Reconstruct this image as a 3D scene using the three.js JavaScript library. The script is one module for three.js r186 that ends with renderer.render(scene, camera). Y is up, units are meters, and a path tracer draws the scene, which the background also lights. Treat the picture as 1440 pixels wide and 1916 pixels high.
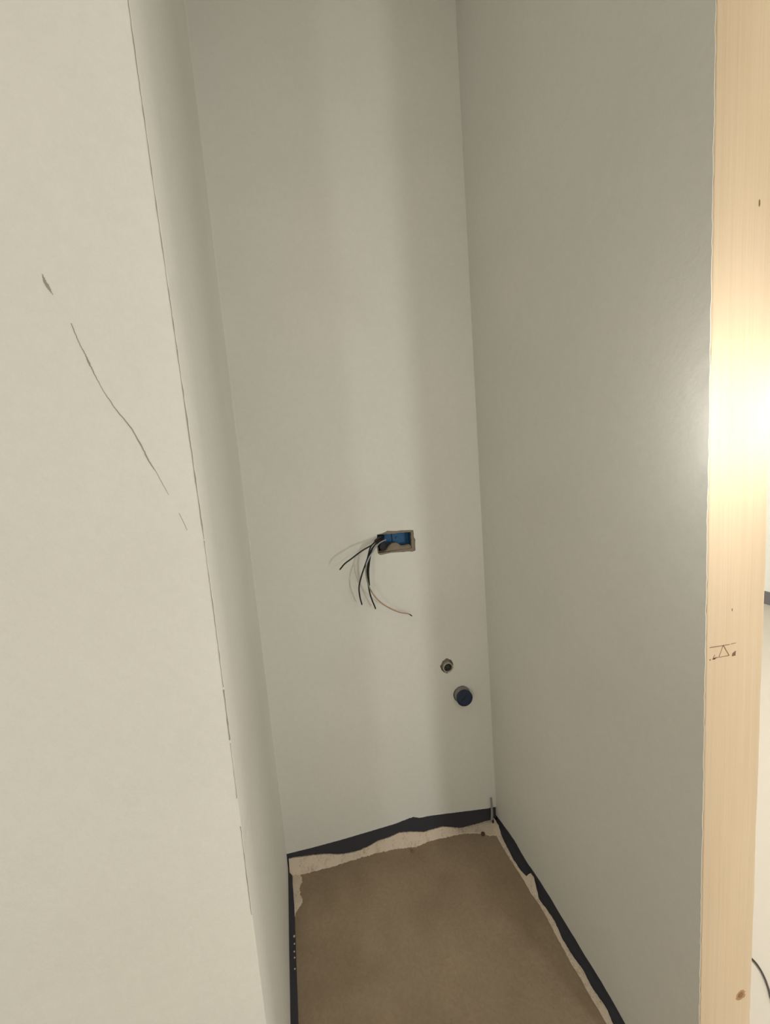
import * as THREE from 'three';
import { mergeGeometries, mergeVertices, toCreasedNormals } from 'three/addons/utils/BufferGeometryUtils.js';

// ------------------------------------------------------------------ camera, lights, exposure
const scene = new THREE.Scene();
scene.background = new THREE.Color(0x000000);
const camera = new THREE.PerspectiveCamera(102.45, 1440 / 1916, 0.02, 30);
camera.position.set(0, 1.5, 0);
{ // pitched slightly down, turned right and rolled, as the phone was held
  const m = new THREE.Matrix4().set(
    0.9665148, 0.1046305, -0.2343109, 0,
    -0.0780268, 0.9896922, 0.1200879, 0,
    0.2444605, -0.0977842, 0.9647162, 0, 0, 0, 0, 1);
  camera.quaternion.setFromRotationMatrix(m);
}
const renderer = new THREE.WebGLRenderer({ antialias: true });
renderer.toneMapping = THREE.LinearToneMapping;
renderer.toneMappingExposure = 0.96;
renderer.shadowMap.enabled = true;
renderer.shadowMap.type = THREE.PCFSoftShadowMap;

const LAMP = {                       // candela, colours and places of the unseen lamps
  side: { i: 3.25, c: [1, 0.985, 0.97], p: [1.16, 0.92, 1.1], r: 0.085 },        // unseen globe behind the camera, to the right, placed to light back wall and reveal
  fill: { i: 2.0, c: [1, 0.985, 0.97], p: [-1.3, 1.5, 1.6], r: 0.11 },          // added fill globe behind the camera, to the left, lifts the right wall
  postGlow: { i: 0.12, c: [1, 0.965, 0.92], p: [0.93, 1.53, -0.44], r: 0.022 },     // unseen bulb placed before the timber, stands in for lens glow on it
  jambGlow: { i: 0.23, c: [1, 0.965, 0.92], p: [0.65, 1.53, -0.375], r: 0.022 },  // added bulb, stands in for lens glow on right wall edge and board
  next: { i: 14.0, c: [1, 0.985, 0.96], p: [2.35, 2.35, -1.2], r: 0.05 },        // unseen bulb, placed to brighten the room behind the timber
};

// ------------------------------------------------------------------ helpers
let seed = 20240611;
const rnd = () => { seed = (seed * 1664525 + 1013904223) >>> 0; return seed / 4294967296; };
const hash = (x, y, s) => { let h = (x * 374761393 + y * 668265263 + s * 1442695041) | 0; h = Math.imul(h ^ (h >>> 13), 1274126177); return ((h ^ (h >>> 16)) >>> 0) / 4294967296; };
const sm = t => t * t * (3 - 2 * t);
function vnoise(x, y, per, s) {       // tiling value noise, period per
  const xi = Math.floor(x), yi = Math.floor(y), fx = sm(x - xi), fy = sm(y - yi);
  const w = v => ((v % per) + per) % per;
  const a = hash(w(xi), w(yi), s), b = hash(w(xi + 1), w(yi), s), c = hash(w(xi), w(yi + 1), s), d = hash(w(xi + 1), w(yi + 1), s);
  return (a + (b - a) * fx) * (1 - fy) + (c + (d - c) * fx) * fy;
}
const n1 = (t, s) => { const i = Math.floor(t), f = sm(t - i); return hash(i, 7, s) * (1 - f) + hash(i + 1, 7, s) * f; };
function lerpList(L, t) {             // piecewise-linear through [t, v] pairs sorted by t
  if (t <= L[0][0]) return L[0][1];
  for (let i = 1; i < L.length; i++) if (t <= L[i][0]) { const a = L[i - 1], b = L[i]; return a[1] + (b[1] - a[1]) * (t - a[0]) / (b[0] - a[0] || 1); }
  return L[L.length - 1][1];
}
const clamp = (v, a = 0, b = 255) => Math.max(a, Math.min(b, v));
function noiseTex(n, fn, srgb) {
  const d = new Uint8Array(n * n * 4);
  for (let j = 0; j < n; j++) for (let i = 0; i < n; i++) { const c = fn(i / n, j / n); d.set([clamp(c[0]), clamp(c[1]), clamp(c[2]), 255], (j * n + i) * 4); }
  const t = new THREE.DataTexture(d, n, n, THREE.RGBAFormat);
  t.wrapS = t.wrapT = THREE.RepeatWrapping; t.magFilter = THREE.LinearFilter; t.minFilter = THREE.LinearMipmapLinearFilter; t.generateMipmaps = true;
  if (srgb) t.colorSpace = THREE.SRGBColorSpace;
  t.needsUpdate = true; return t;
}
function scaled(t, sx, sy) { const c = t.clone(); c.repeat.set(sx, sy); c.needsUpdate = true; return c; }
const used = {};
function numbered(n) { used[n] = (used[n] ?? -1) + 1; return used[n] ? `${n}_${String(used[n]).padStart(3, '0')}` : n; }
function shade(o) { o.castShadow = o.receiveShadow = true; return o; }
function part(name, geo, mat, parent) { const m = shade(new THREE.Mesh(geo, mat)); m.name = name; parent.add(m); return m; }
function struct(name) { const g = new THREE.Group(); g.name = name; g.userData.kind = 'structure'; scene.add(g); return g; }
function structMesh(name, geo, mat) { const m = part(name, geo, mat, scene); m.userData.kind = 'structure'; return m; }
function thing(name, label, category, p = [0, 0, 0], group) {
  const g = new THREE.Group(); g.name = numbered(name); g.position.set(...p);
  g.userData = { label, category }; if (group) g.userData.group = group;
  scene.add(g); return g;
}
function tagMesh(name, geo, mat, label, category, group) {
  const m = part(numbered(name), geo, mat, scene); m.userData = { label, category }; if (group) m.userData.group = group; return m;
}
function boxGeo(x0, x1, y0, y1, z0, z1) {        // box with uv in metres
  const g = new THREE.BoxGeometry(x1 - x0, y1 - y0, z1 - z0).translate((x0 + x1) / 2, (y0 + y1) / 2, (z0 + z1) / 2);
  metricUv(g); return g;
}
function metricUv(g) {
  const p = g.attributes.position, n = g.attributes.normal, uv = [];
  for (let i = 0; i < p.count; i++) {
    const ax = Math.abs(n.getX(i)), ay = Math.abs(n.getY(i)), az = Math.abs(n.getZ(i));
    if (ay > ax && ay > az) uv.push(p.getX(i), p.getZ(i)); else if (ax > az) uv.push(p.getZ(i), p.getY(i)); else uv.push(p.getX(i), p.getY(i));
  }
  g.setAttribute('uv', new THREE.Float32BufferAttribute(uv, 2));
}
// sheet through a grid of points rows[j][i] = [x, y, z, u, v]
function grid(rows, crease) {
  const P = [], U = [], I = [], w = rows[0].length;
  for (const r of rows) for (const p of r) { P.push(p[0], p[1], p[2]); U.push(p[3] ?? p[0] + p[2], p[4] ?? p[1]); }
  for (let j = 0; j + 1 < rows.length; j++) for (let i = 0; i + 1 < w; i++) { const a = j * w + i, b = a + 1, c = a + w, d = c + 1; I.push(a, b, d, a, d, c); }
  let g = new THREE.BufferGeometry();
  g.setAttribute('position', new THREE.Float32BufferAttribute(P, 3)); g.setAttribute('uv', new THREE.Float32BufferAttribute(U, 2)); g.setIndex(I);
  g.computeVertexNormals(); if (crease) g = toCreasedNormals(g, crease);
  return g;
}
// wall skin: plan = [[x, z], ...]; lower edge y0(k) per plan point, dx(k, y) bends it
function wallLoft(plan, y0, y1, ny, dx = () => [0, 0], crease = 0.5) {
  const arc = [0]; for (let k = 1; k < plan.length; k++) arc.push(arc[k - 1] + Math.hypot(plan[k][0] - plan[k - 1][0], plan[k][1] - plan[k - 1][1]));
  const rows = [];
  for (let j = 0; j <= ny; j++) rows.push(plan.map((p, k) => { const b = y0(k), y = b + (y1 - b) * j / ny, d = dx(k, y); return [p[0] + d[0], y, p[1] + d[1], arc[k], y]; }));
  return grid(rows, crease);
}
// cross-section loft: secs = arrays of [x, y, z]; closed ring, capped
function ringLoft(secs, crease = 0.6) {
  let len = 0;
  const g0 = grid(secs.map((s, j) => {
    if (j) len += Math.hypot(s[0][0] - secs[j - 1][0][0], s[0][1] - secs[j - 1][0][1], s[0][2] - secs[j - 1][0][2]);
    let per = 0; const r = [...s, s[0]];
    return r.map((p, i) => { if (i) per += Math.hypot(p[0] - r[i - 1][0], p[1] - r[i - 1][1], p[2] - r[i - 1][2]); return [...p, per, len]; });
  }));
  const caps = [0, secs.length - 1].map(e => {
    const s = secs[e], c = s.reduce((a, p) => [a[0] + p[0] / s.length, a[1] + p[1] / s.length, a[2] + p[2] / s.length], [0, 0, 0]);
    const P = []; for (let i = 0; i < s.length; i++) { const a = s[i], b = s[(i + 1) % s.length]; if (e) P.push(...c, ...a, ...b); else P.push(...c, ...b, ...a); }
    const g = new THREE.BufferGeometry(); g.setAttribute('position', new THREE.Float32BufferAttribute(P, 3));
    g.setAttribute('uv', new THREE.Float32BufferAttribute(new Float32Array(P.length / 3 * 2), 2)); g.computeVertexNormals(); return g;
  });
  return toCreasedNormals(mergeGeometries([g0.toNonIndexed(), ...caps]), crease);
}
function tube(pts, r, seg = 60) { return capTube(new THREE.CatmullRomCurve3(pts.map(p => new THREE.Vector3(...p))), r, seg); }
function capTube(curve, r, seg) {
  const t = new THREE.TubeGeometry(curve, seg, r, 8, false).toNonIndexed();
  const e = [0, 1].map(u => { const s = new THREE.SphereGeometry(r, 8, 6).toNonIndexed(); const p = curve.getPoint(u); s.translate(p.x, p.y, p.z); return s; });
  return mergeGeometries([t, ...e]);
}

// ------------------------------------------------------------------ materials
const plasterTex = noiseTex(512, (u, v) => {
  const a = vnoise(u * 4, v * 4, 4, 1) - 0.5, b = vnoise(u * 11, v * 11, 11, 2) - 0.5, f = vnoise(u * 128, v * 128, 128, 3) - 0.5, w = vnoise(u * 5, v * 5, 5, 9) - 0.5;
  const k = 5 * a + 3 * b + 2.5 * f + 2.5 * (rnd() - 0.5);
  return [220 + k + 3 * w, 219 + k, 211 + k - 1.5 * w];
}, true);
const plasterBump = noiseTex(512, (u, v) => { const k = 128 + 60 * (vnoise(u * 20, v * 20, 20, 4) - 0.5) + 40 * (vnoise(u * 90, v * 90, 90, 5) - 0.5) + 24 * (rnd() - 0.5); return [k, k, k]; });
const M = {};
M.plaster = new THREE.MeshStandardMaterial({ map: scaled(plasterTex, 0.6, 0.6), bumpMap: scaled(plasterBump, 1.4, 1.4), bumpScale: 0.0009, roughness: 0.88 });
M.core = new THREE.MeshStandardMaterial({ color: 0xa79f90, roughness: 0.95 });
const screedTex = noiseTex(512, (u, v) => {
  const a = vnoise(u * 5, v * 5, 5, 11) - 0.5, b = vnoise(u * 17, v * 17, 17, 12) - 0.5, f = vnoise(u * 150, v * 150, 150, 13) - 0.5;
  const k = 16 * a + 10 * b + 9 * f + 6 * (rnd() - 0.5), sp = rnd() > 0.9985 ? -18 : 0;
  return [155 + k + sp, 136 + k * 0.95 + sp, 112 + k * 0.85 + sp];
}, true);
M.screed = new THREE.MeshStandardMaterial({ map: scaled(screedTex, 1, 1), bumpMap: scaled(plasterBump, 2.2, 2.2), bumpScale: 0.0014, roughness: 0.93 });
M.paleScreed = new THREE.MeshStandardMaterial({ color: 0xaaa297, bumpMap: scaled(plasterBump, 2.2, 2.2), bumpScale: 0.0012, roughness: 0.9 });
const crustTex = noiseTex(512, (u, v) => {
  const a = vnoise(u * 9, v * 9, 9, 31), b = vnoise(u * 40, v * 40, 40, 32), c = vnoise(u * 120, v * 120, 120, 33), k = Math.max(0, a * 0.5 + b * 0.35 + c * 0.3 - 0.62) * 1.6 + 0.12 * (rnd() - 0.5);
  return [222 - 75 * k, 206 - 84 * k, 186 - 90 * k];
}, true);
M.residue = new THREE.MeshStandardMaterial({ map: scaled(crustTex, 5, 5), bumpMap: scaled(plasterBump, 9, 9), bumpScale: 0.003, roughness: 0.95 });
M.foam = new THREE.MeshStandardMaterial({ color: 0x34333a, roughness: 0.82 });
M.wood = new THREE.MeshStandardMaterial({ map: noiseTex(512, (u, v) => {
  const wob = 0.018 * Math.sin(v * 6.283 * 2) + 0.03 * (vnoise(u * 3, v * 5, 5, 21) - 0.5);
  const ring = Math.pow(0.5 + 0.5 * Math.sin((u + wob) * 6.283 * 11 + 3 * vnoise(u * 4, v * 3, 12, 22)), 3);
  const fib = vnoise(u * 160, v * 10, 160, 23) - 0.5, bl = vnoise(u * 4, v * 7, 28, 24) - 0.5;
  return [212 - 1.5 * ring + 5 * fib + 7 * bl, 191 - 2 * ring + 6 * fib + 8 * bl, 161 - 3 * ring + 6 * fib + 9 * bl];
}, true), bumpMap: scaled(plasterBump, 6, 1.5), bumpScale: 0.0006, roughness: 0.75 });
M.wood.map.repeat.set(1 / 0.28, 1 / 1.5);
M.ink = new THREE.MeshStandardMaterial({ color: 0x7d6650, roughness: 0.9 });
M.scuff = new THREE.MeshStandardMaterial({ color: 0x9a9486, roughness: 0.95 });
M.crack = new THREE.MeshStandardMaterial({ color: 0x99927f, roughness: 0.95 });
M.blueBox = new THREE.MeshStandardMaterial({ color: 0x1a5a85, roughness: 0.6 });
M.darkPlastic = new THREE.MeshStandardMaterial({ color: 0x16171d, roughness: 0.5 });
M.mortar = new THREE.MeshStandardMaterial({ color: 0x8d8171, bumpMap: scaled(plasterBump, 20, 20), bumpScale: 0.003, roughness: 0.95 });
M.cable = new THREE.MeshStandardMaterial({ color: 0x1c1a1a, roughness: 0.6 });
const wireMat = c => new THREE.MeshStandardMaterial({ color: c, roughness: 0.65 });
M.greyPlastic = new THREE.MeshStandardMaterial({ color: 0xbdb8b2, roughness: 0.6 });
M.capBlue = new THREE.MeshStandardMaterial({ color: 0x1f2b46, roughness: 0.5 });

// ------------------------------------------------------------------ the setting
const CEIL = 3.05, XL = -0.13, XR = 0.71, ZL = -0.69, ZW = -0.5525;
structMesh('floor', boxGeo(-2.3, 0.78, -0.12, 0, -1.7, 2.6), M.screed);
{ const g = mergeGeometries([boxGeo(0.78, 4.15, -0.12, 0, -3.75, 2.6)]); structMesh('floor_1', g, M.paleScreed); }
structMesh('ceiling', boxGeo(-2.35, 4.15, CEIL, CEIL + 0.15, -3.75, 2.75), M.plaster);

// left wall: a wide face towards us, a rounded outer edge, the reveal, a soft inner corner
{
  const g = struct('wall_left');
  const plan = [[-2.3, ZL]]; const r = 0.0012, R = 0.004, face = [-1.8, -1.2, -0.8, -0.5, -0.3, -0.2];
  for (const x of face) plan.push([x, ZL]);
  for (let k = 0; k <= 6; k++) { const a = k / 6 * Math.PI / 2; plan.push([XL - r + r * Math.sin(a), ZL - r + r * Math.cos(a)]); }
  for (const z of [-0.8, -1.0, -1.2]) plan.push([XL, z]);
  for (let k = 0; k <= 8; k++) { const a = k / 8 * Math.PI / 2; plan.push([XL + R - R * Math.cos(a), -1.455 + R - R * Math.sin(a) * 1.0]); }
  const low = y => Math.max(0, Math.min(1, (y - 0.09) / 0.16));
  const bow = y => 0.0055 * Math.exp(-(((y - 1.32) / 0.5) ** 2)) - 0.0022;
  const nf = plan.length - 9;
  const dx = (k, y) => k >= nf ? [(XL - plan[k][0]) * (1 - low(y)), (-1.456 - plan[k][1]) * (1 - low(y))] : [plan[k][0] > -0.15 ? bow(y) * (plan[k][1] > -0.75 ? 1 : 0.6) : 0, 0];
  const pts = plan;
  part('plaster', wallLoft(pts, () => -0.001, CEIL, 150, dx, 0.7), M.plaster, g);
  part('masonry', boxGeo(-2.3, XL - 0.012, 0, CEIL, -1.7, ZL - 0.012), M.core, g);
  // pencil scratch and rubbed spot on the wide face, hairline gap along its edge
  const ribbon = (L, w, z = ZL + 0.0004) => grid([0, 1].map(s => L.map((p, i) => {
    const a = L[Math.max(0, i - 1)], b = L[Math.min(L.length - 1, i + 1)], l = Math.hypot(b[0] - a[0], b[1] - a[1]) || 1;
    const ww = w(i / (L.length - 1)) * (s - 0.5); return [p[0] - (b[1] - a[1]) / l * ww, p[1] + (b[0] - a[0]) / l * ww, z];
  })));
  const dense = (L, n, j) => { const c = new THREE.CatmullRomCurve3(L.map(p => new THREE.Vector3(p[0], p[1], 0))); return c.getPoints(n).map((p, i) => [p.x + j * (hash(i, 3, 5) - 0.5), p.y]); };
  const s1 = dense([[-0.2625, 1.727], [-0.2555, 1.698], [-0.2509, 1.6841], [-0.2479, 1.6723], [-0.2456, 1.6648], [-0.2419, 1.6528], [-0.2346, 1.6323], [-0.2214, 1.6037], [-0.2071, 1.5798], [-0.1966, 1.5517], [-0.1889, 1.5273], [-0.1833, 1.5148], [-0.169, 1.4761]], 90, 0.0009);
  const w1 = t => 0.0007 + 0.0012 * Math.exp(-(((t - 0.24) / 0.05) ** 2)) + 0.0007 * n1(t * 30, 8) + 0.0007 * Math.exp(-(((t - 0.75) / 0.1) ** 2)) - 0.0003 * (t > 0.9 ? 1 : 0);
  part('scratch', mergeGeometries([ribbon(s1, w1), ribbon(dense([[-0.1584, 1.4469], [-0.1546, 1.4348], [-0.1504, 1.4192]], 16, 0.0005), () => 0.0006)]), M.scuff, g).userData.label = 'long thin grey pencil scratch';
  part('scuff_mark', mergeGeometries([
    ribbon(dense([[-0.2874, 1.7914], [-0.2852, 1.781], [-0.2821, 1.7727], [-0.2785, 1.7645]], 24, 0.0014), t => 0.0007 + 0.0034 * Math.sin(Math.PI * Math.min(1, t * 1.1)) * (0.6 + 0.6 * n1(t * 18, 4))),
  ]), M.scuff, g).userData.label = 'short dark rubbed scuff';
  const edge = [];
  const seg = (ya, yb, w) => { const L = []; for (let y = ya; y > yb; y -= 0.006) L.push([XL - r - 0.0001 + bow(y) + 0.0005 * (hash(Math.round(y * 500), 1, 6) - 0.5), y]); edge.push(ribbon(L, t => w * (0.5 + 0.9 * n1(t * L.length * 0.4, 12)), ZL + 0.0005)); };
  seg(2.2, 1.69, 0.0011); seg(1.69, 1.40, 0.0015); seg(1.40, 1.15, 0.0011); seg(1.15, 1.055, 0.0022); seg(1.055, 0.95, 0.0009); seg(0.9, 0.72, 0.0012);
  part('hairline_crack', mergeGeometries(edge), M.crack, g);
}

// back wall, a few degrees off square, with the cut-outs for box and pipes
const backAt = new THREE.Group(); backAt.position.set(XL, 0, -1.455); backAt.rotation.y = -0.0654; backAt.updateMatrixWorld();
const B = (s, y, d = 0) => new THREE.Vector3(s, y, d).applyMatrix4(backAt.matrixWorld);
const Ba = (s, y, d = 0) => B(s, y, d).toArray();
const ragged = (L, amp, n, sd) => { const o = []; for (let i = 0; i < L.length; i++) { const a = L[i], b = L[(i + 1) % L.length]; for (let k = 0; k < n; k++) { const t = k / n; o.push([a[0] + (b[0] - a[0]) * t + amp * (hash(i * n + k, 1, sd) - 0.5), a[1] + (b[1] - a[1]) * t + amp * (hash(i * n + k, 2, sd) - 0.5)]); } } return o; };
const wallBottom = [[-0.02, 0.0719], [0.0084, 0.0719], [0.048, 0.0726], [0.088, 0.0732], [0.202, 0.0774], [0.336, 0.0864], [0.4217, 0.0925], [0.4765, 0.1021], [0.494, 0.1036], [0.5194, 0.0926], [0.5525, 0.0926], [0.6411, 0.0831], [0.7314, 0.0726], [0.8043, 0.0646], [0.87, 0.0627]];
const boxHole = [[0.4412, 1.2447], [0.4577, 1.2462], [0.4728, 1.2511], [0.4795, 1.2536], [0.5073, 1.2506], [0.5338, 1.2498], [0.557, 1.2483], [0.5761, 1.2462], [0.577, 1.2349], [0.5767, 1.22], [0.581, 1.2095], [0.5793, 1.1897], [0.5782, 1.1698], [0.5679, 1.1668], [0.5445, 1.1696], [0.5277, 1.169], [0.5112, 1.171], [0.4913, 1.1717], [0.4846, 1.1716], [0.4647, 1.1698], [0.448, 1.1677], [0.4403, 1.1727], [0.4375, 1.1796], [0.438, 1.2058], [0.4392, 1.2303]];
const pipeHole = [[0.6441, 0.708], [0.6549, 0.7278], [0.6721, 0.7358], [0.6883, 0.727], [0.6968, 0.7086], [0.6946, 0.692], [0.6853, 0.679], [0.6718, 0.6741], [0.6567, 0.6816], [0.6479, 0.6928]];
const drainHole = []; for (let k = 0; k < 40; k++) { const a = k / 40 * 6.2832, rr = 0.0335 + 0.0015 * (hash(k, 4, 2) - 0.5); drainHole.push([0.7226 + rr * Math.cos(a), 0.5797 + rr * Math.sin(a)]); }
{
  const g = struct('wall_back'); g.position.copy(backAt.position); g.rotation.copy(backAt.rotation);
  const sh = new THREE.Shape(); sh.moveTo(-0.02, CEIL); sh.lineTo(-0.02, wallBottom[0][1]);
  for (let s = -0.018; s < 0.87; s += 0.004) { const top = s > 0.45 && s < 0.53 ? 0.002 : 0.0008; sh.lineTo(s, lerpList(wallBottom, s) + top * (hash(Math.round(s * 1000), 3, 3) - 0.5)); }
  sh.lineTo(0.87, CEIL); sh.closePath();
  for (const L of [ragged(boxHole, 0.0012, 3, 31), ragged(pipeHole, 0.0028, 3, 32), drainHole]) { const h = new THREE.Path(); L.forEach((p, i) => i ? h.lineTo(p[0], p[1]) : h.moveTo(p[0], p[1])); h.closePath(); sh.holes.push(h); }
  part('plaster', new THREE.ExtrudeGeometry(sh, { depth: 0.06, bevelEnabled: false, curveSegments: 4 }).translate(0, 0, -0.06), M.plaster, g);
  part('masonry', boxGeo(-0.05, 0.9, 0, CEIL, -0.2, -0.06), M.core, g);
}

// right wall: plaster skin with a broken lower edge, core, end covered by the timber
const rightBottom = [[-1.45, 0.0195], [-1.4215, 0.0195], [-1.3597, 0.0294], [-1.2661, 0.0407], [-1.1915, 0.0311], [-1.1372, 0.0372], [-1.0597, 0.0396], [-0.9962, 0.034], [-0.9352, 0.0326], [-0.8846, 0.0288], [-0.8353, 0.0286], [-0.7899, 0.0243], [-0.7438, 0.0152], [-0.55, 0.012]];
{
  const g = struct('wall_right');
  const plan = []; const z1 = -1.46;
  for (let k = 0; k <= 60; k++) { const t = k / 60; plan.push([XR, z1 + (ZW - 0.0012 - z1) * t]); }
  const last = plan.length - 1;
  plan.push([XR + 0.0011, ZW - 0.0012], [XR + 0.0011, ZW - 0.034]);
  const dx = (k, y) => k === last || k === last + 1 ? [0.0013 * (hash(Math.round(y * 400), 2, 41) - 0.5), 0.0012 * (hash(Math.round(y * 330), 5, 42) - 0.5)] : [0, 0];
  part('plaster', wallLoft(plan, k => lerpList(rightBottom, plan[k][1]) + 0.002 * (hash(k, 1, 44) - 0.5), CEIL, 240, dx, 0.6), M.plaster, g);
  part('masonry', boxGeo(XR + 0.012, 0.845, 0, CEIL, -3.7, ZW - 0.034), M.plaster, g);
}
// the rest of the room (behind the camera and beyond the timber)
structMesh('wall_near', boxGeo(-2.35, 4.15, 0, CEIL, 2.6, 2.75), M.plaster);
structMesh('wall_far', boxGeo(0.83, 4.15, 0, CEIL, -3.75, -3.6), M.plaster);
structMesh('wall_outer', boxGeo(4.02, 4.15, 0.1, CEIL, -3.6, 2.6), M.plaster);
structMesh('wall_side', boxGeo(-2.45, -2.3, 0, CEIL, -0.75, 2.6), M.plaster);

// ------------------------------------------------------------------ timber at the end of the right wall
{
  const t = thing('timber_post', 'pale pine board standing upright over the end of the right wall', 'timber', [0.78, 0, ZW]);
  const x0 = XR + 0.0019 - 0.78, x1 = 0.8488 - 0.78, ny = 220, rows = [];
  const wob = (y, s) => 0.0011 * (n1(y * 40, s) - 0.5) + 0.0016 * (n1(y * 7, s + 1) - 0.5);
  const ring = y => { const a = x0 + Math.abs(wob(y, 51)), b = x1 + wob(y, 53), e = 0.0022, d = -0.032; return [[x0, d], [x0, -e * 1.5], [a + e * 0.3, -e * 0.3], [a + e, 0], [b - e, 0], [b - e * 0.3, -e * 0.3], [b, -e], [b, d]]; };
  for (let j = 0; j <= ny; j++) { const y = CEIL * j / ny; let u = 0, q = null; rows.push(ring(y).map(p => { u += q ? Math.hypot(p[0] - q[0], p[1] - q[1]) : 0; q = p; return [p[0], y, p[1], u, y]; })); }
  part('board', grid(rows, 0.9), M.wood, t);
  // knots: slightly raised resinous discs with rings
  const knotMat = new THREE.MeshStandardMaterial({ color: 0xa98561, roughness: 0.7 }), knotIn = new THREE.MeshStandardMaterial({ color: 0x8d674a, roughness: 0.7 });
  const disc = (cx, cy, rx, ry, z, sd, n = 36) => { const P = []; const s = new THREE.Shape(); for (let k = 0; k < n; k++) { const a = k / n * 6.2832, q = 0.85 + 0.3 * hash(k, 1, sd); s[k ? 'lineTo' : 'moveTo'](cx + rx * q * Math.cos(a), cy + ry * q * Math.sin(a)); } s.closePath(); return new THREE.ExtrudeGeometry(s, { depth: 0.0006, bevelEnabled: false }).translate(0, 0, z); };
  const k = part('knot', disc(0.819 - 0.78, 0.3319, 0.0125, 0.0115, -0.0003, 61), knotMat, t); k.userData.label = 'brown knot low on the board';
  part('knot_heart', disc(0.8185 - 0.78, 0.3325, 0.0065, 0.006, 0.0001, 62), knotIn, k);
  part('fleck', disc(0.8075 - 0.78, 1.874, 0.0016, 0.006, -0.0003, 63, 14), M.ink, t); part('fleck', disc(0.7699 - 0.78, 1.1835, 0.001, 0.003, -0.0003, 64, 12), M.ink, t);
  // ink stamp: two rules, a triangle, a hatched block and a blurred figure
  const st = (a, b, w) => { const dx = b[0] - a[0], dy = b[1] - a[1]; return new THREE.BoxGeometry(Math.hypot(dx, dy), w, 0.0004).rotateZ(Math.atan2(dy, dx)).translate((a[0] + b[0]) / 2 - 0.78, (a[1] + b[1]) / 2, 0.0002); };
  const S = [];
  S.push(st([0.719, 1.1206], [0.7406, 1.1191], 0.0013), st([0.7406, 1.1191], [0.766, 1.1179], 0.001), st([0.769, 1.1179], [0.781, 1.118], 0.0008));
  S.push(st([0.7188, 1.0967], [0.7215, 1.0968], 0.0022), st([0.726, 1.0968], [0.7325, 1.0972], 0.0022), st([0.7335, 1.098], [0.738, 1.0982], 0.0016), st([0.7395, 1.0978], [0.7652, 1.0965], 0.001));
  S.push(st([0.7411, 1.0985], [0.7504, 1.1192], 0.0009), st([0.7504, 1.1192], [0.7652, 1.0967], 0.0015));
  S.push(st([0.731, 1.1045], [0.7275, 1.0985], 0.0009), st([0.7275, 1.0985], [0.7315, 1.0962], 0.0018), st([0.7315, 1.0962], [0.7325, 1.0995], 0.0012));
  for (let q = 0; q < 5; q++) S.push(st([0.7726 + q * 0.0018, 1.0934], [0.774 + q * 0.0016, 1.0995 + q * 0.0008], 0.0012));
  part('grade_stamp', mergeGeometries(S), M.ink, t).userData.label = 'faded brown ink stamp with a triangle between two rules';
}

// ------------------------------------------------------------------ foam edge strips and plaster spill along the floor
{
  const secs = []; for (let s = -0.0; s <= 0.842; s += 0.006) { const w = 0.0006 * (n1(s * 60, 71) - 0.5); secs.push([[s, -0.005, -0.012], [s, -0.005, -0.003 + w], [s, 0.1, -0.003 + w * 0.5], [s, 0.125, -0.005], [s, 0.125, -0.012]].map(p => Ba(...p))); }
  tagMesh('edge_strip', ringLoft(secs), M.foam, 'wide black foam edge strip along the foot of the back wall', 'edge strip');
}
const rightStripIn = [[-1.41, 0.6988], [-1.3643, 0.6985], [-1.3153, 0.6885], [-1.2721, 0.6849], [-1.2311, 0.6815], [-1.1854, 0.6842], [-1.1569, 0.6914], [-1.1526, 0.7055], [-1.1365, 0.7065], [-1.0802, 0.6884], [-1.0424, 0.6915], [-1.0066, 0.6936], [-0.9544, 0.6862], [-0.9102, 0.6869], [-0.8738, 0.6917], [-0.839, 0.6877], [-0.8043, 0.6902], [-0.7826, 0.6908], [-0.7617, 0.6855], [-0.55, 0.687]];
const rightBrown = [[-1.42, 0.668], [-1.3807, 0.6695], [-1.3376, 0.6736], [-1.2872, 0.6723], [-1.2184, 0.6738], [-1.1591, 0.6776], [-1.1101, 0.6755], [-1.0618, 0.6814], [-1.0041, 0.6779], [-0.951, 0.6747], [-0.9082, 0.6724], [-0.8613, 0.673], [-0.8156, 0.6716], [-0.7702, 0.6716], [-0.55, 0.672]];
{
  const secs = []; for (let z = -1.395; z <= -0.556; z += 0.005) { const b = lerpList(rightBottom, z) + 0.006, xi = 0.684 + 0.001 * n1(z * 50, 72); secs.push([[xi, -0.005, z], [xi, 0.0020, z], [0.694, 0.003, z], [XR - 0.0035, 0.009, z], [XR + 0.003, b, z], [XR + 0.008, b, z], [XR + 0.008, -0.005, z]]); }
  tagMesh('edge_strip', ringLoft(secs), M.foam, 'black foam edge strip along the foot of the right wall, leading to the timber', 'edge strip');
}
{
  const inn = [[-1.4976, -0.1179], [-1.4682, -0.1169], [-1.3819, -0.115], [-1.3195, -0.1125], [-1.2269, -0.1117], [-1.1303, -0.1118], [-1.0593, -0.1112], [-0.69, -0.1112]], secs = [];
  for (let z = -1.45; z <= -0.7; z += 0.006) { const xi = lerpList(inn, z) + 0.0008 * (n1(z * 70, 73) - 0.5), h = 0.006 + 0.002 * n1(z * 30, 74); secs.push([[XL - 0.006, -0.005, z], [XL - 0.006, 0.016, z], [XL + 0.002, 0.014, z], [xi - 0.003, h, z], [xi, h - 0.003, z], [xi, -0.005, z]]); }
  tagMesh('edge_strip', ringLoft(secs), M.foam, 'narrow black foam edge strip along the foot of the left reveal', 'edge strip');
}
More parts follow.
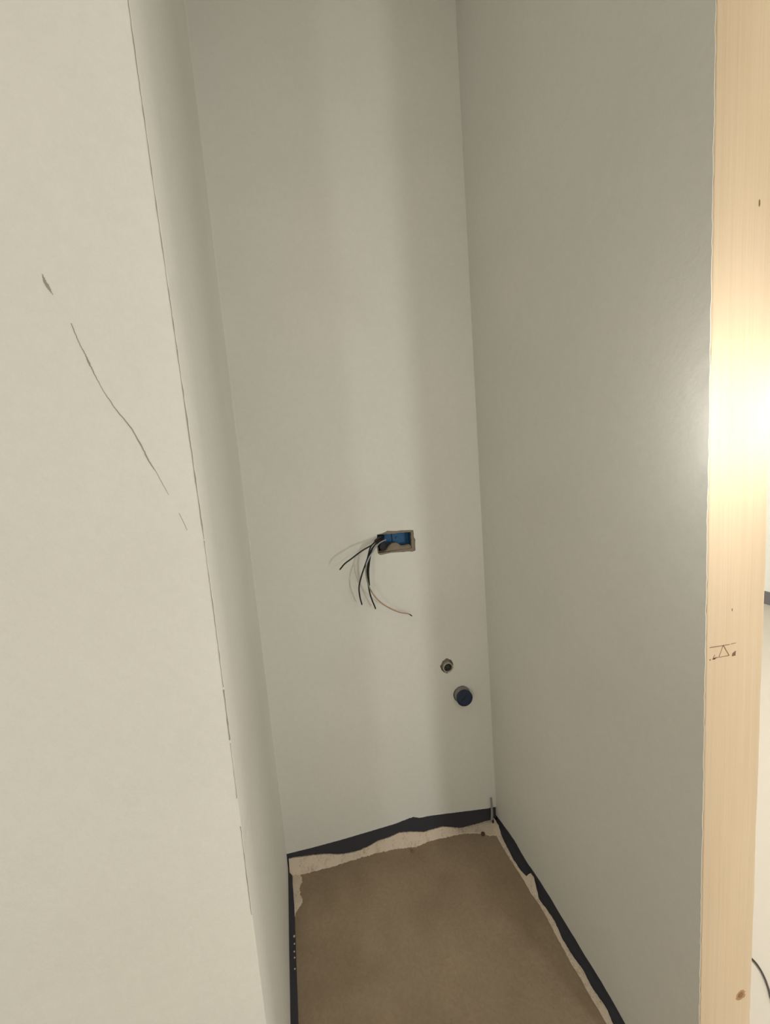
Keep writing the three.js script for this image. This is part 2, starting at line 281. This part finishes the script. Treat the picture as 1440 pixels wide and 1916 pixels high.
// plaster fillet at the back
const residueTop = [[-0.01, 0.05], [0.0194, 0.0508], [0.0586, 0.0455], [0.0982, 0.0409], [0.1448, 0.0336], [0.1778, 0.0224], [0.2114, 0.0141], [0.2598, 0.0127], [0.3024, 0.0208], [0.3461, 0.0365], [0.389, 0.0393], [0.4328, 0.0491], [0.4758, 0.0435], [0.5332, 0.0271], [0.5704, 0.0295], [0.6115, 0.0309], [0.652, 0.0166], [0.685, 0.005], [0.7272, 0.004], [0.774, 0.0065], [0.8052, 0.0075], [0.845, 0.007]];
const residueFront = [[0, 0.0295], [0.0343, 0.0285], [0.0675, 0.0285], [0.1005, 0.0266], [0.1538, 0.0277], [0.2013, 0.0243], [0.2563, 0.0204], [0.3263, 0.0164], [0.397, 0.0159], [0.4526, 0.0229], [0.4863, 0.0317], [0.5554, 0.0186], [0.6134, 0.022], [0.6883, 0.0215], [0.7564, 0.0397], [0.7853, 0.0595], [0.845, 0.066]];
{
  const secs = [];
  for (let s = 0.006; s <= 0.832; s += 0.0025) {
    const h = lerpList(residueTop, s) + 0.0022 * (n1(s * 220, 81) - 0.5), f = lerpList(residueFront, s) + 0.004 * (n1(s * 130, 82) - 0.5) + 0.003 * (hash(Math.round(s * 2000), 1, 80) - 0.5), q = n1(s * 70, 83);
    secs.push([[s, -0.004, -0.004], [s, -0.004, f], [s, 0.0015, f - 0.002], [s, h * 0.22 + 0.001 * q, f * 0.66], [s, h * 0.62 + 0.0015 * q, f * 0.28], [s, h, 0.0012], [s, h - 0.001, -0.004]].map(p => Ba(...p)));
  }
  tagMesh('plaster_spill', ringLoft(secs, 0.9), M.residue, 'crusty pale plaster spill with a wavy top along the back wall foot', 'plaster spill');
}
{
  const secs = [];
  for (let z = -1.40; z <= -0.557; z += 0.003) {
    const a = lerpList(rightBrown, z) + 0.0018 * (n1(z * 130, 84) - 0.5), b = Math.max(a + 0.003, lerpList(rightStripIn, z) + 0.0014 * (n1(z * 160, 85) - 0.5)), q = n1(z * 60, 86), h = 0.0052 + 0.0012 * q + Math.max(0, b - 0.69) * 1.1;
    secs.push([[a, -0.004, z], [a + 0.0004, 0.001, z], [a + (b - a) * 0.35, 0.004 + 0.001 * q, z], [a + (b - a) * 0.85, h, z], [b, h, z], [b + 0.001, -0.004, z]]);
  }
  tagMesh('plaster_spill', ringLoft(secs, 0.9), M.residue, 'thin ragged line of pale plaster beside the right wall strip', 'plaster spill');
}
{
  const white = [[-1.46, -0.0984], [-1.4293, -0.0911], [-1.3965, -0.0799], [-1.379, -0.0933], [-1.3528, -0.0903], [-1.3221, -0.0837], [-1.3065, -0.0964], [-1.295, -0.1086], [-1.28, -0.1105]], secs = [];
  for (let z = -1.43; z <= -1.285; z += 0.0025) { const b = lerpList(white, z) + 0.006 * (n1(z * 150, 87) - 0.5) + 0.004 * (n1(z * 420, 89) - 0.5), a = -0.1155, q = n1(z * 90, 88); secs.push([[a, -0.004, z], [a, 0.004 + 0.001 * q, z], [a + (b - a) * 0.5, 0.0035 + 0.001 * q, z], [Math.max(a + 0.002, b), 0.0006, z], [Math.max(a + 0.0022, b), -0.004, z]]); }
  tagMesh('plaster_spill', ringLoft(secs, 0.9), M.residue, 'small pale plaster smear in the back left corner of the floor', 'plaster spill');
}
// crumbs
function clod(r, sd, sq = 0.7) { const g = mergeVertices(new THREE.IcosahedronGeometry(r, 2).deleteAttribute('normal').deleteAttribute('uv')); const p = g.attributes.position; for (let i = 0; i < p.count; i++) { const q = 0.75 + 0.5 * hash(i, 1, sd); p.setXYZ(i, p.getX(i) * q, p.getY(i) * q * sq, p.getZ(i) * q); } g.computeVertexNormals(); return toCreasedNormals(g, 0.5); }
const clodMat = new THREE.MeshStandardMaterial({ color: 0x5a4330, roughness: 0.95 });
{
  const c = tagMesh('crumb', clod(0.0075, 91), clodMat, 'dark brown crumb on the floor in the back right corner', 'crumb'); c.position.set(0.626, 0.0045, -1.3597);
  const c2 = tagMesh('crumb', clod(0.006, 92), new THREE.MeshStandardMaterial({ color: 0x8b6a50, roughness: 0.95 }), 'brown crumb at the middle of the back plaster spill', 'crumb'); c2.position.set(0.337, 0.0036, -1.3785);
  const specks = [[-0.1155, 0.0085, -1.218], [-0.1155, 0.009, -1.196], [-0.1165, 0.0085, -1.175], [-0.1158, 0.0085, -1.158], [-0.1162, 0.009, -1.128], [-0.116, 0.0085, -0.985]];
  specks.forEach((p, i) => { const m = tagMesh('plaster_fleck', clod(i ? 0.0022 : 0.0032, 95 + i, 0.6), M.residue, `tiny white plaster fleck on the left foam strip, ${['largest and nearest the back wall', 'second from the back wall', 'third from the back wall', 'fourth from the back wall', 'fifth from the back wall', 'nearest the viewer'][i]}`, 'fleck', 'plaster flecks on the left foam strip'); m.position.set(...p); });
}
// grey film sliver in the back right corner
{
  const t = thing('film_sliver', 'thin grey plastic film sliver with a dark tip in the back right corner', 'film scrap', Ba(0.818, 0, 0.012));
  const rows = []; for (let j = 0; j <= 16; j++) { const q = j / 16, y = 0.012 + 0.105 * q, w = 0.0075 * (1 - 0.55 * q), b = 0.004 * Math.sin(q * 3); rows.push([[-w, y, b - 0.003], [0, y, b + 0.002], [w * 0.8, y, b - 0.002], [0.001, y, b - 0.004], [-w, y, b - 0.003]]); }
  part('film', grid(rows, 0.7), new THREE.MeshStandardMaterial({ color: 0x8f8a8e, roughness: 0.35 }), t);
  part('tip', ringLoft([0, 1, 2, 3].map(k => { const r = [0.0035, 0.0045, 0.0035, 0.0012][k], y = 0.022 - k * 0.0062; return [0, 1, 2, 3, 4, 5].map(i => [0.001 + r * Math.cos(i * 1.047), y, 0.002 + r * Math.sin(i * 1.047)]); })), M.darkPlastic, t).userData.label = 'dark folded tip';
}

// ------------------------------------------------------------------ electrical box with loose wires
{
  const t = thing('socket_box', 'blue double electrical box set in a ragged rectangular cut-out of the back wall', 'socket box', Ba(0.508, 1.2, -0.03)); t.rotation.y = backAt.rotation.y;
  const L = (s, y, d) => [s - 0.508, y - 1.2, d + 0.03];
  const bx = (s0, s1, y0, y1, d0, d1) => { const a = L(s0, y0, d0), b = L(s1, y1, d1); return boxGeo(a[0], b[0], a[1], b[1], a[2], b[2]); };
  part('back_panel', bx(0.438, 0.572, 1.172, 1.2455, -0.055, -0.052), M.blueBox, t);
  part('side_wall', bx(0.440, 0.570, 1.2400, 1.2430, -0.052, -0.020), M.blueBox, t);
  part('side_wall', bx(0.440, 0.570, 1.174, 1.177, -0.052, -0.020), M.blueBox, t);
  part('side_wall', bx(0.567, 0.570, 1.177, 1.2400, -0.052, -0.018), M.blueBox, t);
  part('side_wall', bx(0.440, 0.443, 1.177, 1.2400, -0.052, -0.020), M.blueBox, t);
  part('divider', bx(0.5045, 0.5075, 1.177, 1.2400, -0.052, -0.044), M.blueBox, t);
  { // rough mortar bedding between the cut-out and the box
    const sh = new THREE.Shape(); ragged(boxHole, 0.001, 2, 111).forEach((p, i) => sh[i ? 'lineTo' : 'moveTo'](p[0], p[1])); sh.closePath();
    const hp = new THREE.Path(); ragged([[0.4425, 1.2424], [0.5685, 1.2394], [0.5665, 1.1785], [0.4425, 1.1745]], 0.0016, 12, 112).forEach((p, i) => hp[i ? 'lineTo' : 'moveTo'](p[0], p[1])); hp.closePath(); sh.holes.push(hp);
    const o = L(0, 0, -0.026); part('mortar_bed', new THREE.ExtrudeGeometry(sh, { depth: 0.021, bevelEnabled: false }).translate(...o), M.mortar, t).userData.label = 'grey mortar bedding round the box';
  }
  const screw = (s, y) => { const p = L(s, y, -0.049); return new THREE.CylinderGeometry(0.0045, 0.0045, 0.006, 14).rotateX(Math.PI / 2).translate(...p); };
  part('screw_boss', screw(0.552, 1.232), M.blueBox, t); part('screw_boss', screw(0.523, 1.215), M.blueBox, t);
  // mortar that ran into the lower half of the box
  const secs = []; const top = [[0.443, 1.179], [0.470, 1.181], [0.482, 1.193], [0.495, 1.203], [0.505, 1.2045], [0.516, 1.203], [0.526, 1.194], [0.535, 1.1895], [0.545, 1.190], [0.557, 1.1935], [0.569, 1.187]];
  for (let s = 0.4445; s <= 0.5685; s += 0.002) { const h = lerpList(top, s) + 0.0015 * (n1(s * 500, 101) - 0.5); secs.push([[s, 1.1772, -0.0515], [s, 1.1772, -0.010], [s, 1.1772 + (h - 1.1772) * 0.55, -0.011], [s, 1.1772 + (h - 1.1772) * 0.95, -0.016], [s, h, -0.026], [s, h - 0.004, -0.0515]].map(p => L(...p))); }
  part('mortar', ringLoft(secs, 0.9), M.mortar, t).userData.label = 'crumbly mortar in the lower half';
  // dark flexible conduit that enters at the left
  const con = []; for (let k = 0; k <= 44; k++) { const q = k / 44, c = L(0.459 + 0.004 * q, 1.199, -0.040 + 0.034 * q), r = 0.0165 + (k % 4 < 2 ? 0.0012 : 0); const rg = []; for (let i = 0; i < 20; i++) { const a = i / 20 * 6.2832; rg.push([c[0] + r * 0.82 * Math.cos(a), c[1] + r * Math.sin(a), c[2] - 0.006 * Math.cos(a)]); } con.push(rg); }
  part('conduit', ringLoft(con), M.darkPlastic, t).userData.label = 'black corrugated conduit end';
}
const wires = [
  ['brown-black', 0x120e0c, 0.0026, 'short dark wire sticking out to the left of the blue box', [[0.4627, 1.232, -0.01], [0.434, 1.2299, 0.03], [0.4131, 1.2189, 0.05], [0.3767, 1.2063, 0.065], [0.3327, 1.1826, 0.075], [0.3113, 1.1695, 0.075], [0.2952, 1.1521, 0.07]]],
  ['blue-black', 0x11131c, 0.0026, 'blue-black wire bowing left and hanging below the box', [[0.4623, 1.2276, -0.01], [0.4346, 1.2272, 0.025], [0.409, 1.2112, 0.045], [0.391, 1.1722, 0.06], [0.3674, 1.1216, 0.065], [0.3549, 1.0795, 0.06], [0.3554, 1.0422, 0.05], [0.3609, 1.0087, 0.04]]],
  ['grey', 0x171b17, 0.0027, 'thick dark wire ending midway down the hanging bundle', [[0.4665, 1.225, -0.01], [0.4378, 1.2243, 0.03], [0.4109, 1.2024, 0.055], [0.3995, 1.1723, 0.065], [0.3922, 1.1353, 0.065], [0.3911, 1.1088, 0.06], [0.3915, 1.0796, 0.055]]],
  ['black', 0x0d0c0a, 0.0026, 'black wire hanging lowest of the dark ones below the box', [[0.4641, 1.223, -0.01], [0.4357, 1.2199, 0.028], [0.4095, 1.2016, 0.05], [0.396, 1.1676, 0.06], [0.3889, 1.1396, 0.060], [0.3869, 1.1096, 0.058], [0.3885, 1.0736, 0.053], [0.3943, 1.0352, 0.043], [0.4095, 0.9829, 0.03]]],
];
for (const [, c, r, label, pts] of wires) {
  const w = thing('electric_wire', label, 'wire', Ba(...pts[0]));
  const o = w.position.clone(); const P = pts.map(p => B(...p).sub(o).toArray());
  part('insulation', tube(P, r, 70), wireMat(c), w);
  const a = new THREE.Vector3(...P[P.length - 1]), b = new THREE.Vector3(...P[P.length - 2]), d = a.clone().sub(b).normalize();
  part('copper_core', tube([a.toArray(), a.clone().addScaledVector(d, 0.0025).toArray()], r * 0.55, 4), wireMat(0x3a2a20), w);
}
{
  const pts = [[0.4724, 1.2203, -0.008], [0.4415, 1.2175, 0.03], [0.4147, 1.1978, 0.055], [0.3939, 1.1741, 0.07], [0.3834, 1.1507, 0.072], [0.3821, 1.1168, 0.07], [0.3901, 1.0723, 0.066], [0.4127, 1.0288, 0.06], [0.4497, 0.9898, 0.05], [0.493, 0.9601, 0.04], [0.5296, 0.9445, 0.03], [0.5411, 0.9345, 0.026]];
  const w = thing('electric_wire', 'longest wire, grey-green turning tan, curving right to a bent dark tip', 'wire', Ba(...pts[0]));
  const o = w.position.clone(), curve = new THREE.CatmullRomCurve3(pts.map(p => B(...p).sub(o)));
  const piece = (a, b, r, c, name, label) => { const L = []; for (let k = 0; k <= 24; k++) L.push(curve.getPoint(a + (b - a) * k / 24)); const m = part(name, capTube(new THREE.CatmullRomCurve3(L), r, 40), wireMat(c), w); if (label) m.userData.label = label; };
  piece(0, 0.34, 0.0025, 0x9b9fa6, 'insulation', 'pale grey upper length'); piece(0.34, 0.58, 0.0024, 0x7d8068, 'insulation', 'grey-green middle length');
  piece(0.58, 0.93, 0.0021, 0xa5876a, 'insulation', 'tan lower length'); piece(0.93, 1, 0.0022, 0x4b3728, 'tip', 'dark bent tip');
}
// dark cable sheath the wires come out of
{
  const P = [[0.468, 1.229, -0.036], [0.462, 1.231, -0.012], [0.446, 1.230, 0.008], [0.432, 1.226, 0.026]];
  const t = thing('cable_sheath', 'dark cable sheath at the upper left corner of the blue box', 'cable', Ba(...P[0])); const o = t.position.clone();
  part('sheath', tube(P.map(p => B(...p).sub(o).toArray()), 0.0068, 40), M.darkPlastic, t);
}

// ------------------------------------------------------------------ water pipe stub and capped drain
function ringTube(ro, ri, len) { const g = new THREE.LatheGeometry([[ri, 0], [ro, 0], [ro, len - 0.0012], [ro - 0.0012, len], [ri + 0.0008, len], [ri, len - 0.0008], [ri, 0]].map(p => new THREE.Vector2(...p)), 40).rotateX(Math.PI / 2); return toCreasedNormals(g, 0.6); }
{
  const t = thing('pipe_stub', 'small pale threaded pipe stub with a dark bore in a round wall hole', 'pipe', Ba(0.6715, 0.7035, -0.05)); t.rotation.y = backAt.rotation.y;
  const bed = new THREE.Shape(); ragged(pipeHole, 0.0028, 3, 32).forEach((p, i) => bed[i ? 'lineTo' : 'moveTo'](p[0] - 0.6715, p[1] - 0.7035)); bed.closePath();
  part('mortar_bed', new THREE.ExtrudeGeometry(bed, { depth: 0.034, bevelEnabled: false }), new THREE.MeshStandardMaterial({ color: 0x9b9184, bumpMap: M.mortar.bumpMap, bumpScale: 0.003, roughness: 0.95 }), t);
  part('pipe', ringTube(0.0195, 0.0162, 0.056).translate(0.002, -0.004, 0), new THREE.MeshStandardMaterial({ color: 0xb9afa5, roughness: 0.6 }), t);
  part('plug', new THREE.CylinderGeometry(0.0158, 0.0158, 0.006, 24).rotateX(Math.PI / 2).translate(0.002, -0.004, 0.047), new THREE.MeshStandardMaterial({ color: 0x2b2c28, roughness: 0.6 }), t);
  const s = []; for (let k = 0; k <= 5; k++) { const a = k / 6 * 6.2832; s.push(new THREE.BoxGeometry(0.0035, 0.0035, 0.004).translate(0.002 + 0.0095 * Math.cos(a), -0.004 + 0.0095 * Math.sin(a), 0.0515)); }
  part('plug_lug', mergeGeometries(s), M.darkPlastic, t);
}
{
  const t = thing('drain_pipe', 'capped grey drain pipe stub sticking out low on the back wall', 'drain pipe', Ba(0.7237, 0.5797, -0.055)); t.rotation.y = backAt.rotation.y;
  part('pipe', ringTube(0.0315, 0.0285, 0.083), new THREE.MeshStandardMaterial({ color: 0x8d8784, roughness: 0.6 }), t);
  const g = new THREE.LatheGeometry([[0, 0.086], [0.012, 0.0858], [0.026, 0.0858], [0.0275, 0.0885], [0.031, 0.0885], [0.0318, 0.087], [0.0318, 0.0775], [0.0284, 0.0775]].map(p => new THREE.Vector2(...p)), 48).rotateX(Math.PI / 2);
  const c = part('cap', toCreasedNormals(g, 0.5), M.capBlue, t); c.userData.label = 'dark blue round end cap';
  part('cap_rib', new THREE.BoxGeometry(0.036, 0.004, 0.0025).rotateZ(0.7).translate(0, 0, 0.0865), M.capBlue, c);
}

// ------------------------------------------------------------------ beyond the timber: strip along the far wall, cable on the floor
{
  const secs = []; for (let z = -3.6; z <= 2.6; z += 0.1) secs.push([[4.005, -0.005, z], [4.005, 0.11, z], [4.03, 0.115, z], [4.03, -0.005, z]]);
  tagMesh('edge_strip', ringLoft(secs), new THREE.MeshStandardMaterial({ color: 0x6c686c, roughness: 0.8 }), 'foam strip, paled in colour for glare, along the far bright wall beyond the timber', 'edge strip');  // foam colour lightened to carry the glare of the bright room
}
tagMesh('power_cable', tube([[1.12, 0.004, -0.83], [1.145, 0.004, -0.80], [1.158, 0.004, -0.775], [1.1624, 0.004, -0.7524], [1.159, 0.004, -0.7365], [1.1479, 0.004, -0.7159], [1.1321, 0.004, -0.6964], [1.11, 0.004, -0.672], [1.08, 0.004, -0.60], [1.09, 0.004, -0.45], [1.2, 0.004, -0.3]], 0.0024, 120), new THREE.MeshStandardMaterial({ color: 0x2c2522, roughness: 0.6 }), 'thin dark cable curving over the bright floor beside the timber', 'cable');

// ------------------------------------------------------------------ unseen and added lamps that light the place (all outside the picture)
const col = c => new THREE.Color().setRGB(...c);
function bulb(key, label) {  // out-of-view bulb on a cord, its light set inside
  const S = LAMP[key], t = thing('unseen_bulb', label, 'lamp', [S.p[0], CEIL, S.p[2]]), yb = S.p[1] - CEIL;
  const h = Math.min(0.016, S.r * 0.3);
  part('cord', new THREE.CylinderGeometry(0.0022, 0.0022, -yb - S.r - 0.05, 8).translate(0, (yb + S.r + 0.05) / 2, 0), M.cable, t);
  part('holder', new THREE.LatheGeometry([[h * 0.4, 0.06], [h * 0.9, 0.055], [h, 0.03], [h, 0], [h * 0.7, -0.004]].map(p => new THREE.Vector2(...p)), 24).translate(0, yb + S.r - 0.002, 0), M.darkPlastic, t);
  part('bulb', new THREE.SphereGeometry(S.r * 1.06, 32, 20).translate(0, yb, 0), new THREE.MeshStandardMaterial({ color: 0xffffff, emissive: col(S.c), emissiveIntensity: 1.5, roughness: 0.3 }), t);
  const l = new THREE.PointLight(col(S.c), S.i, 0, 2); l.position.set(0, yb, 0); l.castShadow = true; l.shadow.radius = S.r / 0.02; l.shadow.mapSize.set(1024, 1024); l.shadow.bias = -0.0005; t.add(l);
}
bulb('side', 'low unseen globe bulb behind the viewer on the right, placed to light the back wall');
bulb('postGlow', 'small unseen bulb placed for the glow on the right edge of the pine board');
bulb('jambGlow', 'small added bulb at the mouth of the niche, brightens the right wall edge and the pine board');
bulb('fill', 'added fill globe bulb behind the viewer on the left');
bulb('next', 'unseen bulb placed to light the room beyond the pine board');

renderer.render(scene, camera);
